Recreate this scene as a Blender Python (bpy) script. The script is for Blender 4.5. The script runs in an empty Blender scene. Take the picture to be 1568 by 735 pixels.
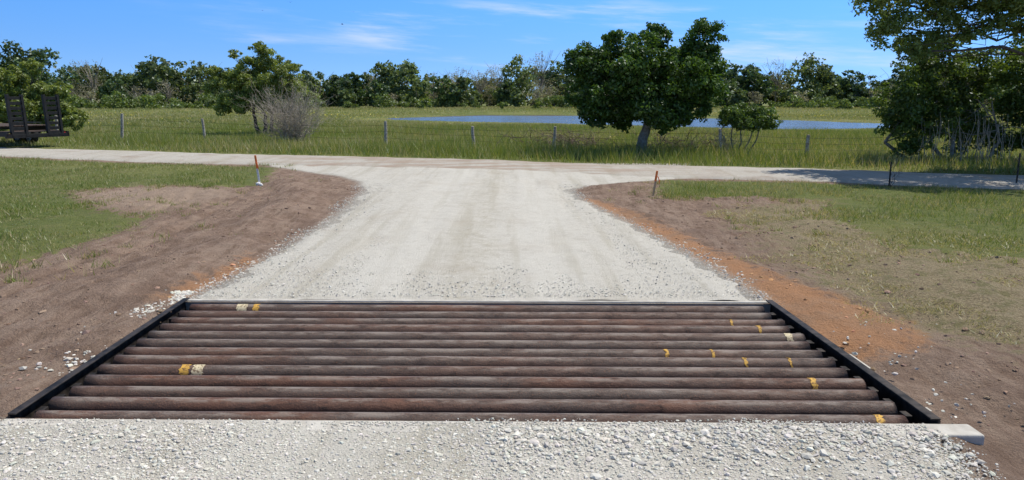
import bpy, math, numpy as np
from mathutils import Vector
rng = np.random.default_rng(7)
sc = bpy.context.scene
sc.view_settings.view_transform='Standard'; sc.view_settings.look='None'; sc.view_settings.exposure=0
C = sc.collection

# ---------------------------------------------------------------- helpers
def link(ob, parent=None):
    C.objects.link(ob)
    if parent: ob.parent = parent
    return ob
def empty(name, loc=(0,0,0)):
    e = bpy.data.objects.new(name, None); e.location = loc; e.empty_display_size=.2
    return link(e)
def mk(name, V, F, mat, col=None, parent=None, smooth=False, attrs=None):
    V = np.asarray(V, dtype=np.float32); F = np.asarray(F, dtype=np.int32)
    me = bpy.data.meshes.new(name)
    me.vertices.add(len(V)); me.vertices.foreach_set('co', V.ravel())
    k = F.shape[1]
    me.loops.add(F.size); me.loops.foreach_set('vertex_index', F.ravel())
    me.polygons.add(len(F)); me.polygons.foreach_set('loop_start', np.arange(0, F.size, k, dtype=np.int32))
    me.polygons.foreach_set('use_smooth', np.full(len(F), smooth))
    me.update(calc_edges=True)
    if col is not None:
        a = me.color_attributes.new('col','FLOAT_COLOR','POINT')
        c = np.ones((len(V),4), dtype=np.float32); c[:,:3] = col
        a.data.foreach_set('color', c.ravel())
    if attrs:
        for n,v in attrs.items():
            a = me.attributes.new(n,'FLOAT','POINT'); a.data.foreach_set('value', np.asarray(v,dtype=np.float32))
    me.materials.append(mat)
    return link(bpy.data.objects.new(name, me), parent)
LAT = rng.random((8,256,256))
def vnoise(x, y, s, seed=0):
    x = np.asarray(x)*s+37.3; y = np.asarray(y)*s+11.7
    L = LAT[seed%8]
    xi = np.floor(x).astype(int); yi = np.floor(y).astype(int)
    fx = x-xi; fy = y-yi; fx = fx*fx*(3-2*fx); fy = fy*fy*(3-2*fy)
    a=L[xi%256,yi%256]; b=L[(xi+1)%256,yi%256]; c=L[xi%256,(yi+1)%256]; d=L[(xi+1)%256,(yi+1)%256]
    return (a*(1-fx)+b*fx)*(1-fy)+(c*(1-fx)+d*fx)*fy
def sdf(px, py, poly):
    px = np.asarray(px,float); py=np.asarray(py,float)
    P = np.array(poly,float); n=len(P)
    d = np.full(px.shape, 1e9); ins = np.zeros(px.shape,bool)
    for i in range(n):
        a=P[i]; b=P[(i+1)%n]; e=b-a
        t = np.clip(((px-a[0])*e[0]+(py-a[1])*e[1])/(e@e),0,1)
        d = np.minimum(d, np.hypot(px-a[0]-t*e[0], py-a[1]-t*e[1]))
        c = ((a[1]>py)!=(b[1]>py))
        with np.errstate(divide='ignore',invalid='ignore'):
            xx = (b[0]-a[0])*(py-a[1])/(b[1]-a[1]+1e-12)+a[0]
        ins ^= c & (px<xx)
    return np.where(ins, d, -d)

# ---------------------------------------------------------------- node helpers
class NT:
    def __init__(s, tree): s.t=tree; tree.nodes.clear()
    def n(s, typ, inp=None, **pr):
        nd = s.t.nodes.new(typ)
        for k,v in pr.items(): setattr(nd,k,v)
        if inp:
            for k,v in inp.items():
                if isinstance(v, bpy.types.NodeSocket): s.t.links.new(v, nd.inputs[k])
                else: nd.inputs[k].default_value = v
        return nd
    def pos(s):
        return s.n('ShaderNodeNewGeometry').outputs['Position']
    def scale(s, vec, v):
        return s.n('ShaderNodeVectorMath', {0:vec, 1:v}, operation='MULTIPLY').outputs[0]
    def noise(s, vec, sc, det=4, rough=.6):
        return s.n('ShaderNodeTexNoise', {'Vector':vec,'Scale':sc,'Detail':det,'Roughness':rough}).outputs['Fac']
    def vor(s, vec, sc, feat='F1', out='Distance'):
        return s.n('ShaderNodeTexVoronoi', {'Vector':vec,'Scale':sc}, feature=feat).outputs[out]
    def mth(s, op, a, b=0., c=0.):
        return s.n('ShaderNodeMath', {0:a,1:b,2:c}, operation=op).outputs[0]
    def rng(s, v, a, b, c=0., d=1.):
        return s.n('ShaderNodeMapRange', {'Value':v,'From Min':a,'From Max':b,'To Min':c,'To Max':d}, interpolation_type='SMOOTHSTEP').outputs[0]
    def mix(s, f, a, b, bt='MIX'):
        m = s.n('ShaderNodeMix', data_type='RGBA', blend_type=bt)
        for i,v in ((0,f),(6,a),(7,b)):
            if isinstance(v, bpy.types.NodeSocket): s.t.links.new(v, m.inputs[i])
            else: m.inputs[i].default_value = v if i==0 else (*v,1)
        return m.outputs[2]
    def attr(s, name, out='Fac'):
        return s.n('ShaderNodeAttribute', attribute_name=name).outputs[out]
    def bump(s, h, st=.5, dist=.02, nrm=None):
        d={'Height':h,'Strength':st,'Distance':dist}
        if nrm: d['Normal']=nrm
        return s.n('ShaderNodeBump', d).outputs[0]
    def out(s, sh): s.n('ShaderNodeOutputMaterial', {'Surface':sh})
    def pbsdf(s, col, rough=.8, metal=0., nrm=None, spec=.3):
        d = {'Base Color':col if isinstance(col,bpy.types.NodeSocket) else (*col,1),'Roughness':rough,'Metallic':metal,'Specular IOR Level':spec}
        if nrm: d['Normal']=nrm
        p = s.n('ShaderNodeBsdfPrincipled', d); s.out(p.outputs[0]); return p
def mat(name):
    m = bpy.data.materials.new(name); m.use_nodes=True
    return m, NT(m.node_tree)

def m_simple(name, c1, c2, sc=8, rough=.8, metal=0., bump=.3, bd=.01):
    m,t = mat(name); p=t.n('ShaderNodeTexCoord').outputs['Object']
    n = t.noise(p, sc, 6)
    t.pbsdf(t.mix(t.rng(n,.35,.65),c1,c2), rough, metal, t.bump(n,bump,bd)); return m
def m_leaf(name, tr=.35):
    m,t = mat(name); c = t.attr('col','Color')
    d = t.n('ShaderNodeBsdfDiffuse', {'Color':c})
    tl = t.n('ShaderNodeBsdfTranslucent', {'Color':t.mix(1.,c,(1.35,1.3,.55),'MULTIPLY')})
    a = t.n('ShaderNodeMixShader',{0:tr,1:d.outputs[0],2:tl.outputs[0]}).outputs[0]
    g = t.n('ShaderNodeBsdfGlossy',{'Color':(.8,.85,.9,1),'Roughness':.45})
    t.out(t.n('ShaderNodeMixShader',{0:.035,1:a,2:g.outputs[0]}).outputs[0]); return m
def m_vcol(name, rough=.9):
    m,t = mat(name); c=t.attr('col','Color')
    t.pbsdf(c, rough, 0, None, .1); return m

LEAF=m_leaf('leaf'); GRASS=m_leaf('grass_blade', .35); ROCK=m_vcol('stone'); 
BARK=m_simple('bark',(.20,.17,.135),(.34,.31,.27),14,.95,0,.8,.02)
DBARK=m_simple('dark_bark',(.06,.045,.035),(.15,.12,.1),14,.95,0,.8,.02)
PALE=m_simple('pale_twig',(.28,.24,.195),(.43,.385,.32),10,.9)
BRUSH=m_simple('dead_brush',(.10,.07,.05),(.22,.17,.13),10,.9)
WOOD=m_simple('weathered_wood',(.24,.21,.18),(.50,.46,.41),18,.95,0,.6,.01)

# ---------------------------------------------------------------- layout (metres; camera at origin, +Y ahead)
O = np.array([-2.807,3.866]); EU=np.array([5.145,-.068]); W=float(np.hypot(*EU)); EU=EU/W
EV=np.array([-.08,2.41]); D=float(np.hypot(*EV)); EV=EV/D
def G(u,v): 
    u=np.asarray(u,float); v=np.asarray(v,float)
    return O[0]+u*EU[0]+v*EV[0], O[1]+u*EU[1]+v*EV[1]
def road_up(x): return 27.4-.327*(x+18.9)
def road_lo(x): return 22.95-.325*(x+15.87)
def zf(x,y):
    z = (vnoise(x,y,.25,1)-.5)*.05
    near = np.clip((np.asarray(y)-7)/4,0,1)
    z = z*near
    z = z + .5*np.exp(-((np.asarray(y)-98)/8.)**2)*(np.abs(x)<200)
    return z
def zsoil(x,y): # loose soil relief beside the drive
    z=(vnoise(x,y,1.1,2)-.5)*.11+(vnoise(x,y,4.,3)-.5)*.05+(vnoise(x,y,9.,4)-.5)*.04
    b=np.interp(y,[6,7.2,10,13,16],[-3.75,-3.6,-3.6,-3.75,-4.9])
    e=np.exp(-((x-b)/.42)**2)*np.clip((y-6)/1.5,0,1)*np.clip((17.5-y)/2,0,1)
    z=z+.12*e*(.6+.8*vnoise(x,y,.9,5))
    for o in (-.95,-1.25,-1.9,-2.2):
        z=z-.035*np.exp(-((x-b-o-.25*(vnoise(y,y*0,.3,3)-.5))/.07)**2)*np.clip((y-5)/1.5,0,1)*np.clip((15-y)/2,0,1)
    z=z-.10*np.exp(-((x-2.75)**2/.5+(y-3.3)**2/1.2))
    return z
def zapron(x,y): # surface of the loose gravel in front of the guard
    return (vnoise(x,y,5,5)-.5)*.012+(vnoise(x*3,y*.4,1.2,6)-.5)*.014+(vnoise(x,y,2.2,3)-.5)*.026+.016*np.clip((y-3.3)/.3,0,1)*np.clip((2.05-x)/.3,0,1)
L_EDGE=[(6.27,-2.93),(6.6,-2.92),(7.17,-2.83),(8.35,-2.76),(10,-2.74),(12,-2.76),(14.3,-2.92),(15.9,-3.38),(17.2,-4.1),(18.3,-5.2),(19.6,-6.4),(21,-7.2)]
R_EDGE=[(6.15,2.3),(6.6,2.28),(7.46,2.2),(9.29,1.96),(11.5,1.6),(13.24,1.28),(14.5,1.24),(15.3,1.6),(15.8,2.2),(16.2,2.9),(16.8,4.0),(21,5.0)]
GRAVEL=[(x,y) for y,x in L_EDGE]+[(x,y) for y,x in R_EDGE[::-1]]
APRON=[(-3.2,3.8),(2.3,3.75),(2.25,3.3),(2.15,2),(2.6,-4),(-5,-4),(-4.2,2)]
G_LEFT=[(-60,37),(-15.3,22.5),(-6.2,19.4),(-5.25,15.2),(-7.5,15.5),(-8.8,14.5),(-6.9,11.9),(-5.5,10.9),(-5.2,9.5),(-5.3,8.6),(-5.5,7.8),(-7,6.6),(-10,5.5),(-60,0)]
G_RIGHT=[(3.4,16.5),(2.75,13.9),(4.2,13.5),(5.6,13.1),(5.0,11.5),(4.7,10.5),(4.8,8.7),(5.8,8.0),(9,6.6),(14,5),(60,-10),(60,-2),(10.1,14.4)]
SPARSE=[(3.6,12),(5.3,12.8),(6,8.5),(9,6.5),(9,3.5),(3.7,4.9),(3.2,5.6),(2.95,7),(3.2,9)]
ORANGE=[(1.15,13.4),(1.5,13),(1.96,11.2),(2.4,8.9),(2.65,7.3),(2.95,6.4),(3.25,5.9),(3.05,5.2),(2.5,5.0),(2.28,5.3),(2.15,6.3),(2.05,7.5),(1.85,9.3),(1.45,11.5)]
ORANGE2=[(-3.2,6.35),(-3.12,7.0),(-2.95,8.2),(-2.75,7.9),(-2.85,6.4)]
PALEDIRT=[(-8.6,14.3),(-7.3,15.3),(-5.6,14.8),(-5,13),(-5.6,11.6),(-6.6,12)]
POND=[(-12.5,72.9),(-3.3,86),(8.4,84),(17.6,74),(24.4,66.5),(28,57),(26,48),(16.8,44.6),(12.9,47.5),(8.25,51.5),(3.36,56),(-4.7,61),(-10.5,66)]
def grass_sd(x,y):
    g=np.maximum(sdf(x,y,G_LEFT), sdf(x,y,G_RIGHT))
    far=(y-road_up(x))*.95
    return np.maximum(g, far)
def grav_sd(x,y): return np.maximum(sdf(x,y,GRAVEL), sdf(x,y,APRON))

# ---------------------------------------------------------------- ground material
def m_ground():
    m,t=mat('ground_soil_and_grass'); p=t.pos()
    nb=t.noise(p,1.3,6,.65); nm=t.noise(p,6,6,.7); nf=t.noise(p,45,5,.7); nh=t.noise(p,160,3,.6)
    streak=t.noise(t.scale(p,(6.,.5,1.)),1.6,5,.65)
    dirt=t.mix(t.rng(nm,.32,.7),(.20,.135,.098),(.34,.243,.185))
    dirt=t.mix(t.rng(streak,.42,.62,0,.6),dirt,(.38,.285,.22))
    dirt=t.mix(t.rng(nb,.45,.65,0,.55),dirt,(.175,.115,.085))
    dirt=t.mix(t.rng(nf,.52,.72,0,.5),dirt,(.125,.08,.058))
    dirt=t.mix(t.rng(nh,.6,.75,0,.5),dirt,(.47,.37,.29))
    dirt=t.mix(t.mth('MULTIPLY',t.rng(t.mth('ADD',t.attr('pale'),t.mth('MULTIPLY',t.mth('SUBTRACT',nb,.5),1.5)),-.3,.4),.6),dirt,(.41,.315,.24))
    def msk(a,amp,w,nz=None):
        nz = nz or nm
        return t.rng(t.mth('ADD',t.attr(a),t.mth('MULTIPLY',t.mth('SUBTRACT',nz,.5),amp)),-w,w)
    sp=t.mix(t.rng(nf,.4,.62),(.23,.18,.11),(.36,.30,.19))
    sp=t.mix(t.rng(nm,.48,.62,0,.7),sp,(.175,.165,.075))
    c=t.mix(msk('sparse',2.2,.45),dirt,sp)
    org=t.mix(t.rng(nf,.35,.7),(.49,.265,.14),(.39,.20,.10))
    org=t.mix(t.rng(nb,.45,.7,0,.7),org,(.36,.24,.16))
    org=t.mix(t.rng(nm,.5,.7,0,.5),org,(.30,.18,.11))
    c=t.mix(t.mth('MULTIPLY',msk('orange',1.,.12),.92),c,org)
    gr=t.mix(t.rng(nm,.35,.65),(.105,.135,.035),(.165,.185,.058))
    gr=t.mix(t.rng(t.noise(p,.12,5,.6),.45,.62,0,.75),gr,(.22,.22,.08))
    gr=t.mix(t.rng(t.noise(t.scale(p,(.6,2.,1.)),.09,4,.6),.5,.65,0,.4),gr,(.10,.14,.035))
    gr=t.mix(t.rng(nb,.5,.66,0,.45),gr,(.24,.205,.11))
    c=t.mix(msk('grass',1.5,.12),c,gr)
    gv=t.mix(t.rng(nf,.35,.65),(.50,.475,.425),(.38,.345,.295))
    c=t.mix(msk('gravel',.7,.12,nf),c,gv)
    c=t.mix(t.mth('MULTIPLY',msk('pond',.6,.3),1.),c,(.10,.085,.06))
    h=t.mth('ADD',t.mth('MULTIPLY',nm,.6),t.mth('ADD',t.mth('MULTIPLY',nf,.4),t.mth('MULTIPLY',nh,.12)))
    t.pbsdf(c,.95,0,t.bump(h,1.,.095),.15); return m
def axis(segs):
    a=[]
    for s,e,st in segs: a+=list(np.arange(s,e-1e-6,st))
    a.append(segs[-1][1]); return np.array(a)
us=np.unique(np.round(np.concatenate([-np.geomspace(16,3500,60)[::-1],axis([(-16,-9,.2),(-9,-5,.08),(-5,0,.05)]),np.linspace(0,W,50),axis([(W+.07,W+9,.07),(W+9,24,.2)]),np.geomspace(24.5,3500,60)]),4))
vs=np.unique(np.round(np.concatenate([-np.geomspace(3.2,60,12)[::-1],axis([(-3,-.09,.07)]),np.linspace(0,D,30),axis([(D+.07,12,.07),(12,28,.2),(28,110,1.)]),np.geomspace(112,4500,50)]),4))
UU,VV=np.meshgrid(us,vs,indexing='xy'); X,Y=G(UU.ravel(),VV.ravel())
gs=grass_sd(X,Y); gv=grav_sd(X,Y); pd=sdf(X,Y,POND)
rd=np.minimum(road_up(X)-Y, Y-road_lo(X))
Z=zf(X,Y)
rough=np.clip(-np.maximum(gv,rd)*3,0,1)*(Y<20)
inhole=(UU.ravel()>-.05)&(UU.ravel()<W+.05)&(VV.ravel()>-.3)&(VV.ravel()<D+.2)
Z=Z+rough*zsoil(X,Y)*np.where(gs>0,.3,1.)
Z=np.where(inhole, Z*.2, Z)
Z-=.07*np.clip(sdf(X,Y,APRON)*4,0,1)
Z-= np.clip(pd*.25,0,1.)*.8
ny,nx=UU.shape; idx=np.arange(ny*nx).reshape(ny,nx)
F=np.stack([idx[:-1,:-1],idx[:-1,1:],idx[1:,1:],idx[1:,:-1]],-1)
uc=(us[:-1]+us[1:])/2; vc=(vs[:-1]+vs[1:])/2
hole=((uc>0)&(uc<W))[None,:]&((vc>0)&(vc<D))[:,None]
F=F[~hole]
cl=lambda a:np.clip(a,-3,3)
mk('ground',np.stack([X,Y,Z],1),F,m_ground(),smooth=True,attrs=dict(grass=cl(gs),gravel=cl(gv-.03),orange=cl(np.maximum(sdf(X,Y,ORANGE),sdf(X,Y,ORANGE2))),sparse=cl(sdf(X,Y,SPARSE)),pond=cl(pd),pale=cl(sdf(X,Y,PALEDIRT))))

# ---------------------------------------------------------------- gravel driveway and road
def m_gravel(name, base1, base2, dirtc, amt, big=.35, junction=False, ruts=False):
    m,t=mat(name); p=t.pos()
    v=t.vor(p,60,out='Color'); vd=t.vor(p,60); v2=t.vor(p,130); v2c=t.vor(p,130,out='Color')
    nb=t.noise(p,.9,6,.65); st=t.noise(t.scale(p,(3.2,.16,1.)),1.1,5,.6); nf=t.noise(p,110,5,.75); nm=t.noise(p,9,5,.7)
    g=t.n('ShaderNodeRGBToBW',{0:v}).outputs[0]; g2=t.n('ShaderNodeRGBToBW',{0:v2c}).outputs[0]
    c=t.mix(g,base1,base2); c=t.mix(t.mth('MULTIPLY',g2,.45),c,(.60,.575,.525))
    c=t.mix(t.rng(nf,.52,.75,0,.55),c,(.29,.265,.22))
    c=t.mix(t.rng(nm,.48,.68,0,.4),c,(.34,.31,.26))
    c=t.mix(t.rng(st,.48,.64,0,big),c,(.35,.32,.255))
    c=t.mix(t.rng(nb,.5,.72,0,amt),c,dirtc)
    c=t.mix(t.rng(t.vor(p,24),.0,.18,.35,0.),c,(.64,.62,.57))
    if ruts:
        x=t.n('ShaderNodeSeparateXYZ',{0:p}).outputs
        wob=t.mth('MULTIPLY',t.mth('SUBTRACT',t.noise(t.scale(p,(.3,.5,1.)),1.,3),.5),.9)
        xx=t.mth('ADD',t.mth('ADD',x[0],.45),wob)
        a=t.mth('ABSOLUTE',t.mth('SUBTRACT',t.mth('ABSOLUTE',xx),.85))
        c=t.mix(t.rng(a,.1,.5,.35,0.),c,(.585,.565,.515))
        c=t.mix(t.mth('MULTIPLY',t.rng(t.mth('ABSOLUTE',xx),.0,.4,.35,0.),t.rng(nm,.35,.6)),c,(.36,.325,.25))
    if junction:
        x=t.n('ShaderNodeSeparateXYZ',{0:p}).outputs[0]
        f=t.rng(t.mth('ABSOLUTE',t.mth('ADD',x,1.5)),3.,8.,1.,0.)
        c=t.mix(t.mth('MULTIPLY',f,t.rng(t.noise(t.scale(p,(.35,1.6,1.)),1.4,5,.65),.42,.58,0,.75)),c,(.33,.25,.195))
    h=t.mth('ADD',t.mth('MULTIPLY',vd,-.5),t.mth('ADD',t.mth('MULTIPLY',v2,-.3),t.mth('ADD',t.mth('MULTIPLY',nf,.7),t.mth('MULTIPLY',nm,.8))))
    t.pbsdf(c,.93,0,t.bump(h,.8,.014),.1); return m
MGR=m_gravel('crushed_limestone',(.435,.415,.365),(.53,.505,.455),(.39,.345,.285),.45,.45,ruts=True)
MRD=m_gravel('road_gravel',(.35,.325,.285),(.45,.42,.37),(.29,.23,.185),.8,.5,junction=True)
def ruled(ys, xl, xr, n, crown=.025, lift=.012):
    s=np.linspace(0,1,n); S,YY=np.meshgrid(s,ys); XX=xl[:,None]*(1-S)+xr[:,None]*S
    e=np.minimum(S,1-S); w=(xr-xl)[:,None]
    ed=np.clip(e*w/.22,0,1)
    ZZ=zf(XX,YY)+lift*ed-(1-ed)*.018+crown*(1-(2*S-1)**2)*np.clip((YY-6.5)/2,0,1)
    if crown: ZZ=ZZ+(vnoise(XX,YY,5,5)-.5)*.012*ed+(vnoise(XX*3,YY*.4,1.2,6)-.5)*.02*ed
    i=np.arange(S.size).reshape(S.shape)
    return np.stack([XX.ravel(),YY.ravel(),ZZ.ravel()],1), np.stack([i[:-1,:-1],i[:-1,1:],i[1:,1:],i[1:,:-1]],-1).reshape(-1,4)
def fbme(y,sd): return (vnoise(y,y*0+sd,6,sd)-.5)*.16+(vnoise(y,y*0+sd,20,sd+1)-.5)*.09+(vnoise(y,y*0+sd,1.5,sd+2)-.5)*.18
ys=np.arange(6.33,20.4,.04)
damp=np.clip((ys-6.3)*1.5,0,1)
xl=np.interp(ys,[a for a,b in L_EDGE],[b for a,b in L_EDGE])+fbme(ys,1)*damp
xr=np.interp(ys,[a for a,b in R_EDGE],[b for a,b in R_EDGE])+fbme(ys,3)*damp
V1,F1=ruled(ys,xl,xr,110)
keep=(V1[F1].mean(1)[:,1] < road_lo(V1[F1].mean(1)[:,0])+.5); F1=F1[keep]
k=np.clip(1-(V1[:,1]-6.33)/1.5,0,1); V1[:,1]+= k*(EU[1]/EU[0])*(V1[:,0]+2.887)
ys2=np.arange(-4,3.80,.045)
xl2=np.interp(ys2,[-4,2,3.72],[-5,-4.0,-3.15])+fbme(ys2,2); xr2=np.interp(ys2,[-4,2,3.3,3.72],[2.6,2.15,2.22,2.3])+fbme(ys2,4)
V2,F2=ruled(ys2,xl2,xr2,120,0)
V2[:,1]+=((vnoise(V2[:,0],V2[:,0]*0,3.,2)-.5)*.07+(vnoise(V2[:,0],V2[:,0]*0,11.,3)-.5)*.035-.012)*np.clip((V2[:,1]-3)/.6,0,1)
k=np.clip(1-(3.72-V2[:,1])/1.5,0,1); V2[:,1]+=k*(EU[1]/EU[0])*(V2[:,0]+2.8)
V2[:,2]+=-.012+zapron(V2[:,0],V2[:,1])
mk('gravel_driveway',np.vstack([V1,V2]),np.vstack([F1,F2+len(V1)]),MGR,smooth=True)
xs=np.arange(-70,60,.2); s=np.linspace(0,1,24); XX,S=np.meshgrid(xs,s)
wob=(vnoise(XX,S*0,1.3,1)-.5)*.5+(vnoise(XX,S*0,5,2)-.5)*.2
YY=road_lo(XX)*(1-S)+road_up(XX)*S+wob*(np.abs(2*S-1)**4)
ed=np.clip(np.minimum(S,1-S)*12,0,1)
ZZ=zf(XX,YY)+.035*ed-.02*(1-ed)+.03*(1-(2*S-1)**2)+(vnoise(XX,YY,3,3)-.5)*.02
i=np.arange(S.size).reshape(S.shape)
mk('gravel_road',np.stack([XX.ravel(),YY.ravel(),ZZ.ravel()],1),np.stack([i[:-1,:-1],i[:-1,1:],i[1:,1:],i[1:,:-1]],-1).reshape(-1,4),MRD,smooth=True)

# ---------------------------------------------------------------- stones
ph=(1+5**.5)/2
ICO=np.array([(-1,ph,0),(1,ph,0),(-1,-ph,0),(1,-ph,0),(0,-1,ph),(0,1,ph),(0,-1,-ph),(0,1,-ph),(ph,0,-1),(ph,0,1),(-ph,0,-1),(-ph,0,1)])/1.9
ICF=np.array([(0,11,5),(0,5,1),(0,1,7),(0,7,10),(0,10,11),(1,5,9),(5,11,4),(11,10,2),(10,7,6),(7,1,8),(3,9,4),(3,4,2),(3,2,6),(3,6,8),(3,8,9),(4,9,5),(2,4,11),(6,2,10),(8,6,7),(9,8,1)])
def stones(name, x, y, z, r, col):
    n=len(x); 
    v=ICO[None]*(1+rng.uniform(-.35,.35,(n,12,1)))
    v=v*rng.uniform(.6,1.25,(n,1,3))
    a=rng.uniform(0,6.28,n); c,s_=np.cos(a)[:,None],np.sin(a)[:,None]
    vx=v[:,:,0]*c-v[:,:,1]*s_; vy=v[:,:,0]*s_+v[:,:,1]*c
    v=np.stack([vx,vy,v[:,:,2]*.6],-1)*r[:,None,None]
    v+=np.stack([x,y,z+r*.05],-1)[:,None,:]
    f=ICF[None]+12*np.arange(n)[:,None,None]
    mk(name,v.reshape(-1,3),f.reshape(-1,3),ROCK,col=np.repeat(col,12,0))
def tint(n,c,var=.15,hv=.04):
    b=np.array(c)[None]*(1+rng.normal(0,var,(n,1)))
    return np.clip(b*(1+rng.normal(0,hv,(n,3))),.01,.8)
xa=[];ya=[];za=[];ra=[]
def addst(x,y,z,r): xa.append(x);ya.append(y);za.append(z);ra.append(r)
n=62000; x=rng.uniform(-3.9,2.45,n); y=rng.uniform(2.7,3.80,n)
k=(sdf(x,y,APRON)>rng.uniform(-.12,.12,n))&(rng.random(n)<(.25+.95*vnoise(x,y,1.6,2)))
x,y=x[k],y[k]; r=rng.lognormal(math.log(.0045),.45,len(x)).clip(.0025,.015)
addst(x,y,zapron(x,y)+.001,r)
n=1500; x=rng.uniform(-.1,2.3,n); y=3.70-np.abs(rng.normal(0,.24,n)); addst(x,y,zapron(x,y)+.003,rng.lognormal(math.log(.0105),.38,n).clip(.005,.024))
n=450; x=rng.uniform(-3.6,-1.4,n); y=3.70-np.abs(rng.normal(0,.3,n)); addst(x,y,zapron(x,y)+.003,rng.lognormal(math.log(.009),.38,n).clip(.005,.02))
n=2600; x=rng.uniform(-3.0,2.25,n); u0=(x-O[0]); y=3.866+u0*EU[1]-.035-np.abs(rng.normal(0,.06,n)); k=vnoise(x,y,2.,5)>.38; x,y=x[k],y[k]; addst(x,y,np.full(len(x),.010),rng.lognormal(math.log(.0045),.35,len(x)).clip(.0025,.011))
n=30000; y=6.4+rng.random(n)**1.4*9; xl_=np.interp(y,[a for a,b in L_EDGE],[b for a,b in L_EDGE]); xr_=np.interp(y,[a for a,b in R_EDGE],[b for a,b in R_EDGE])
x=xl_+(xr_-xl_)*rng.random(n); k=rng.random(n)<(.45+.55*vnoise(x*2,y*.6,1.,3)); x,y=x[k],y[k]
addst(x,y,zf(x,y)+.02,rng.lognormal(math.log(.005),.38,len(x)).clip(.003,.014))
n=2600; y=6.3+rng.random(n)**1.3*9; sd=rng.random(n)<.5
x=np.where(sd,np.interp(y,[a for a,b in L_EDGE],[b for a,b in L_EDGE])-.02,np.interp(y,[a for a,b in R_EDGE],[b for a,b in R_EDGE])+.02)+rng.normal(0,.10,n)
addst(x,y,zf(x,y)+.0,rng.lognormal(math.log(.008),.4,n).clip(.004,.02))
n=600; t_=rng.random(n); vv=t_*1.1*D; x,y=G(-.05-np.abs(rng.normal(0,.16,n)),D*1.15-vv*rng.random(n)); addst(x,y,np.full(n,.0),rng.lognormal(math.log(.012),.35,n).clip(.006,.028))
n=90; x,y=G(W+.1+np.abs(rng.normal(0,.4,n)),D*rng.random(n)); addst(x,y,np.full(n,-.005),rng.lognormal(math.log(.010),.35,n))
x,y,z,r=map(np.concatenate,(xa,ya,za,ra))
u_=(x-O[0])*EU[0]+(y-O[1])*EU[1]; v_=(y-O[1]-u_*EU[1])/EV[1]
k=~((u_>-.02)&(u_<W+.02)&(v_>-.01)&(v_<D+.03)); x,y,z,r=x[k],y[k],z[k],r[k]
stones('limestone_gravel',x,y,z,r,tint(len(x),(.58,.555,.50),.13,.02))
n=22000; x=rng.uniform(-9,7,n); y=2.5+rng.random(n)**1.3*15
ok=(grav_sd(x,y)<-.05)&(grass_sd(x,y)<.1)&(rng.random(n)<.2+.8*(vnoise(x,y,1.2,4)>.5)); x,y=x[ok],y[ok]
u_=(x-O[0])*EU[0]+(y-O[1])*EU[1]; v_=(y-O[1]-u_*EU[1])/EV[1]
k=~((u_>-.04)&(u_<W+.04)&(v_>-.3)&(v_<D+.15))&(y<road_lo(x)-.1); x,y=x[k],y[k]
og=np.maximum(sdf(x,y,ORANGE),sdf(x,y,ORANGE2))>0
gvv=grav_sd(x,y); zc=zf(x,y)+zsoil(x,y)*np.clip(-gvv*3,0,1)
cc=tint(len(x),(.28,.195,.145),.2,.04); cc[og]=tint(og.sum(),(.46,.26,.145),.15,.04)
stones('dirt_clods',x,y,zc,rng.lognormal(math.log(.009),.5,len(x)).clip(.004,.04),cc)

# ---------------------------------------------------------------- cattle guard
def boxV(c):
    return np.array(c), np.array([(0,3,2,1),(4,5,6,7),(0,1,5,4),(1,2,6,5),(2,3,7,6),(3,0,4,7)])
def gbox(name,u0,u1,v0,v1,z0,z1,m,parent,bev=.004):
    c=[]
    for z in (z0,z1):
        for u,v in ((u0,v0),(u1,v0),(u1,v1),(u0,v1)):
            a,b=G(u,v); c.append((a,b,z))
    V,F=boxV(c); ob=mk(name,V,F,m,parent=parent)
    if bev: 
        md=ob.modifiers.new('b','BEVEL'); md.width=bev; md.segments=2
    return ob
STEEL=m_simple('black_steel',(.014,.013,.013),(.06,.05,.045),12,.6,.4,.4,.004)
CONC=m_simple('concrete',(.40,.375,.335),(.53,.505,.46),7,.92,0,.8,.012)
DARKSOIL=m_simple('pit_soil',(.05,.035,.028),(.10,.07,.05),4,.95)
def m_rust():
    m,t=mat('rusty_pipe'); p=t.pos(); oi=t.n('ShaderNodeObjectInfo').outputs['Random']
    off=t.n('ShaderNodeCombineXYZ',{0:t.mth('MULTIPLY',oi,40.),1:0.,2:0.}).outputs[0]
    q=t.n('ShaderNodeVectorMath',{0:p,1:off},operation='ADD').outputs[0]
    n1=t.noise(t.scale(q,(1.,3.,3.)),3.,7,.7); n2=t.noise(t.scale(q,(3.,8.,8.)),3.,6,.75); n3=t.noise(q,90,4,.7)
    nl=t.noise(t.scale(q,(.7,1.,1.)),1.1,3,.5)
    c=t.mix(t.rng(n1,.38,.62),(.088,.043,.030),(.155,.072,.045))
    c=t.mix(t.rng(nl,.43,.6,0,.8),c,(.088,.066,.056))
    c=t.mix(t.mth('MULTIPLY',t.rng(oi,.55,.8),.5),c,(.10,.075,.062))
    c=t.mix(t.rng(n2,.50,.66,0,.75),c,(.042,.03,.026))
    c=t.mix(t.rng(n3,.53,.70,0,.65),c,(.23,.11,.065))
    up=t.n('ShaderNodeSeparateXYZ',{0:t.n('ShaderNodeNewGeometry').outputs['Normal']}).outputs[2]
    wear=t.mth('MULTIPLY',t.rng(up,.72,.99),t.rng(t.noise(t.scale(q,(1.6,6.,6.)),2.4,6,.8),.43,.6))
    c=t.mix(t.mth('MULTIPLY',wear,.65),c,(.29,.245,.21))
    t.pbsdf(c,t.rng(n2,.3,.7,.5,.85),.0,t.bump(t.mth('ADD',n3,n2),.8,.006),.35); return m
RUST=m_rust()
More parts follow.
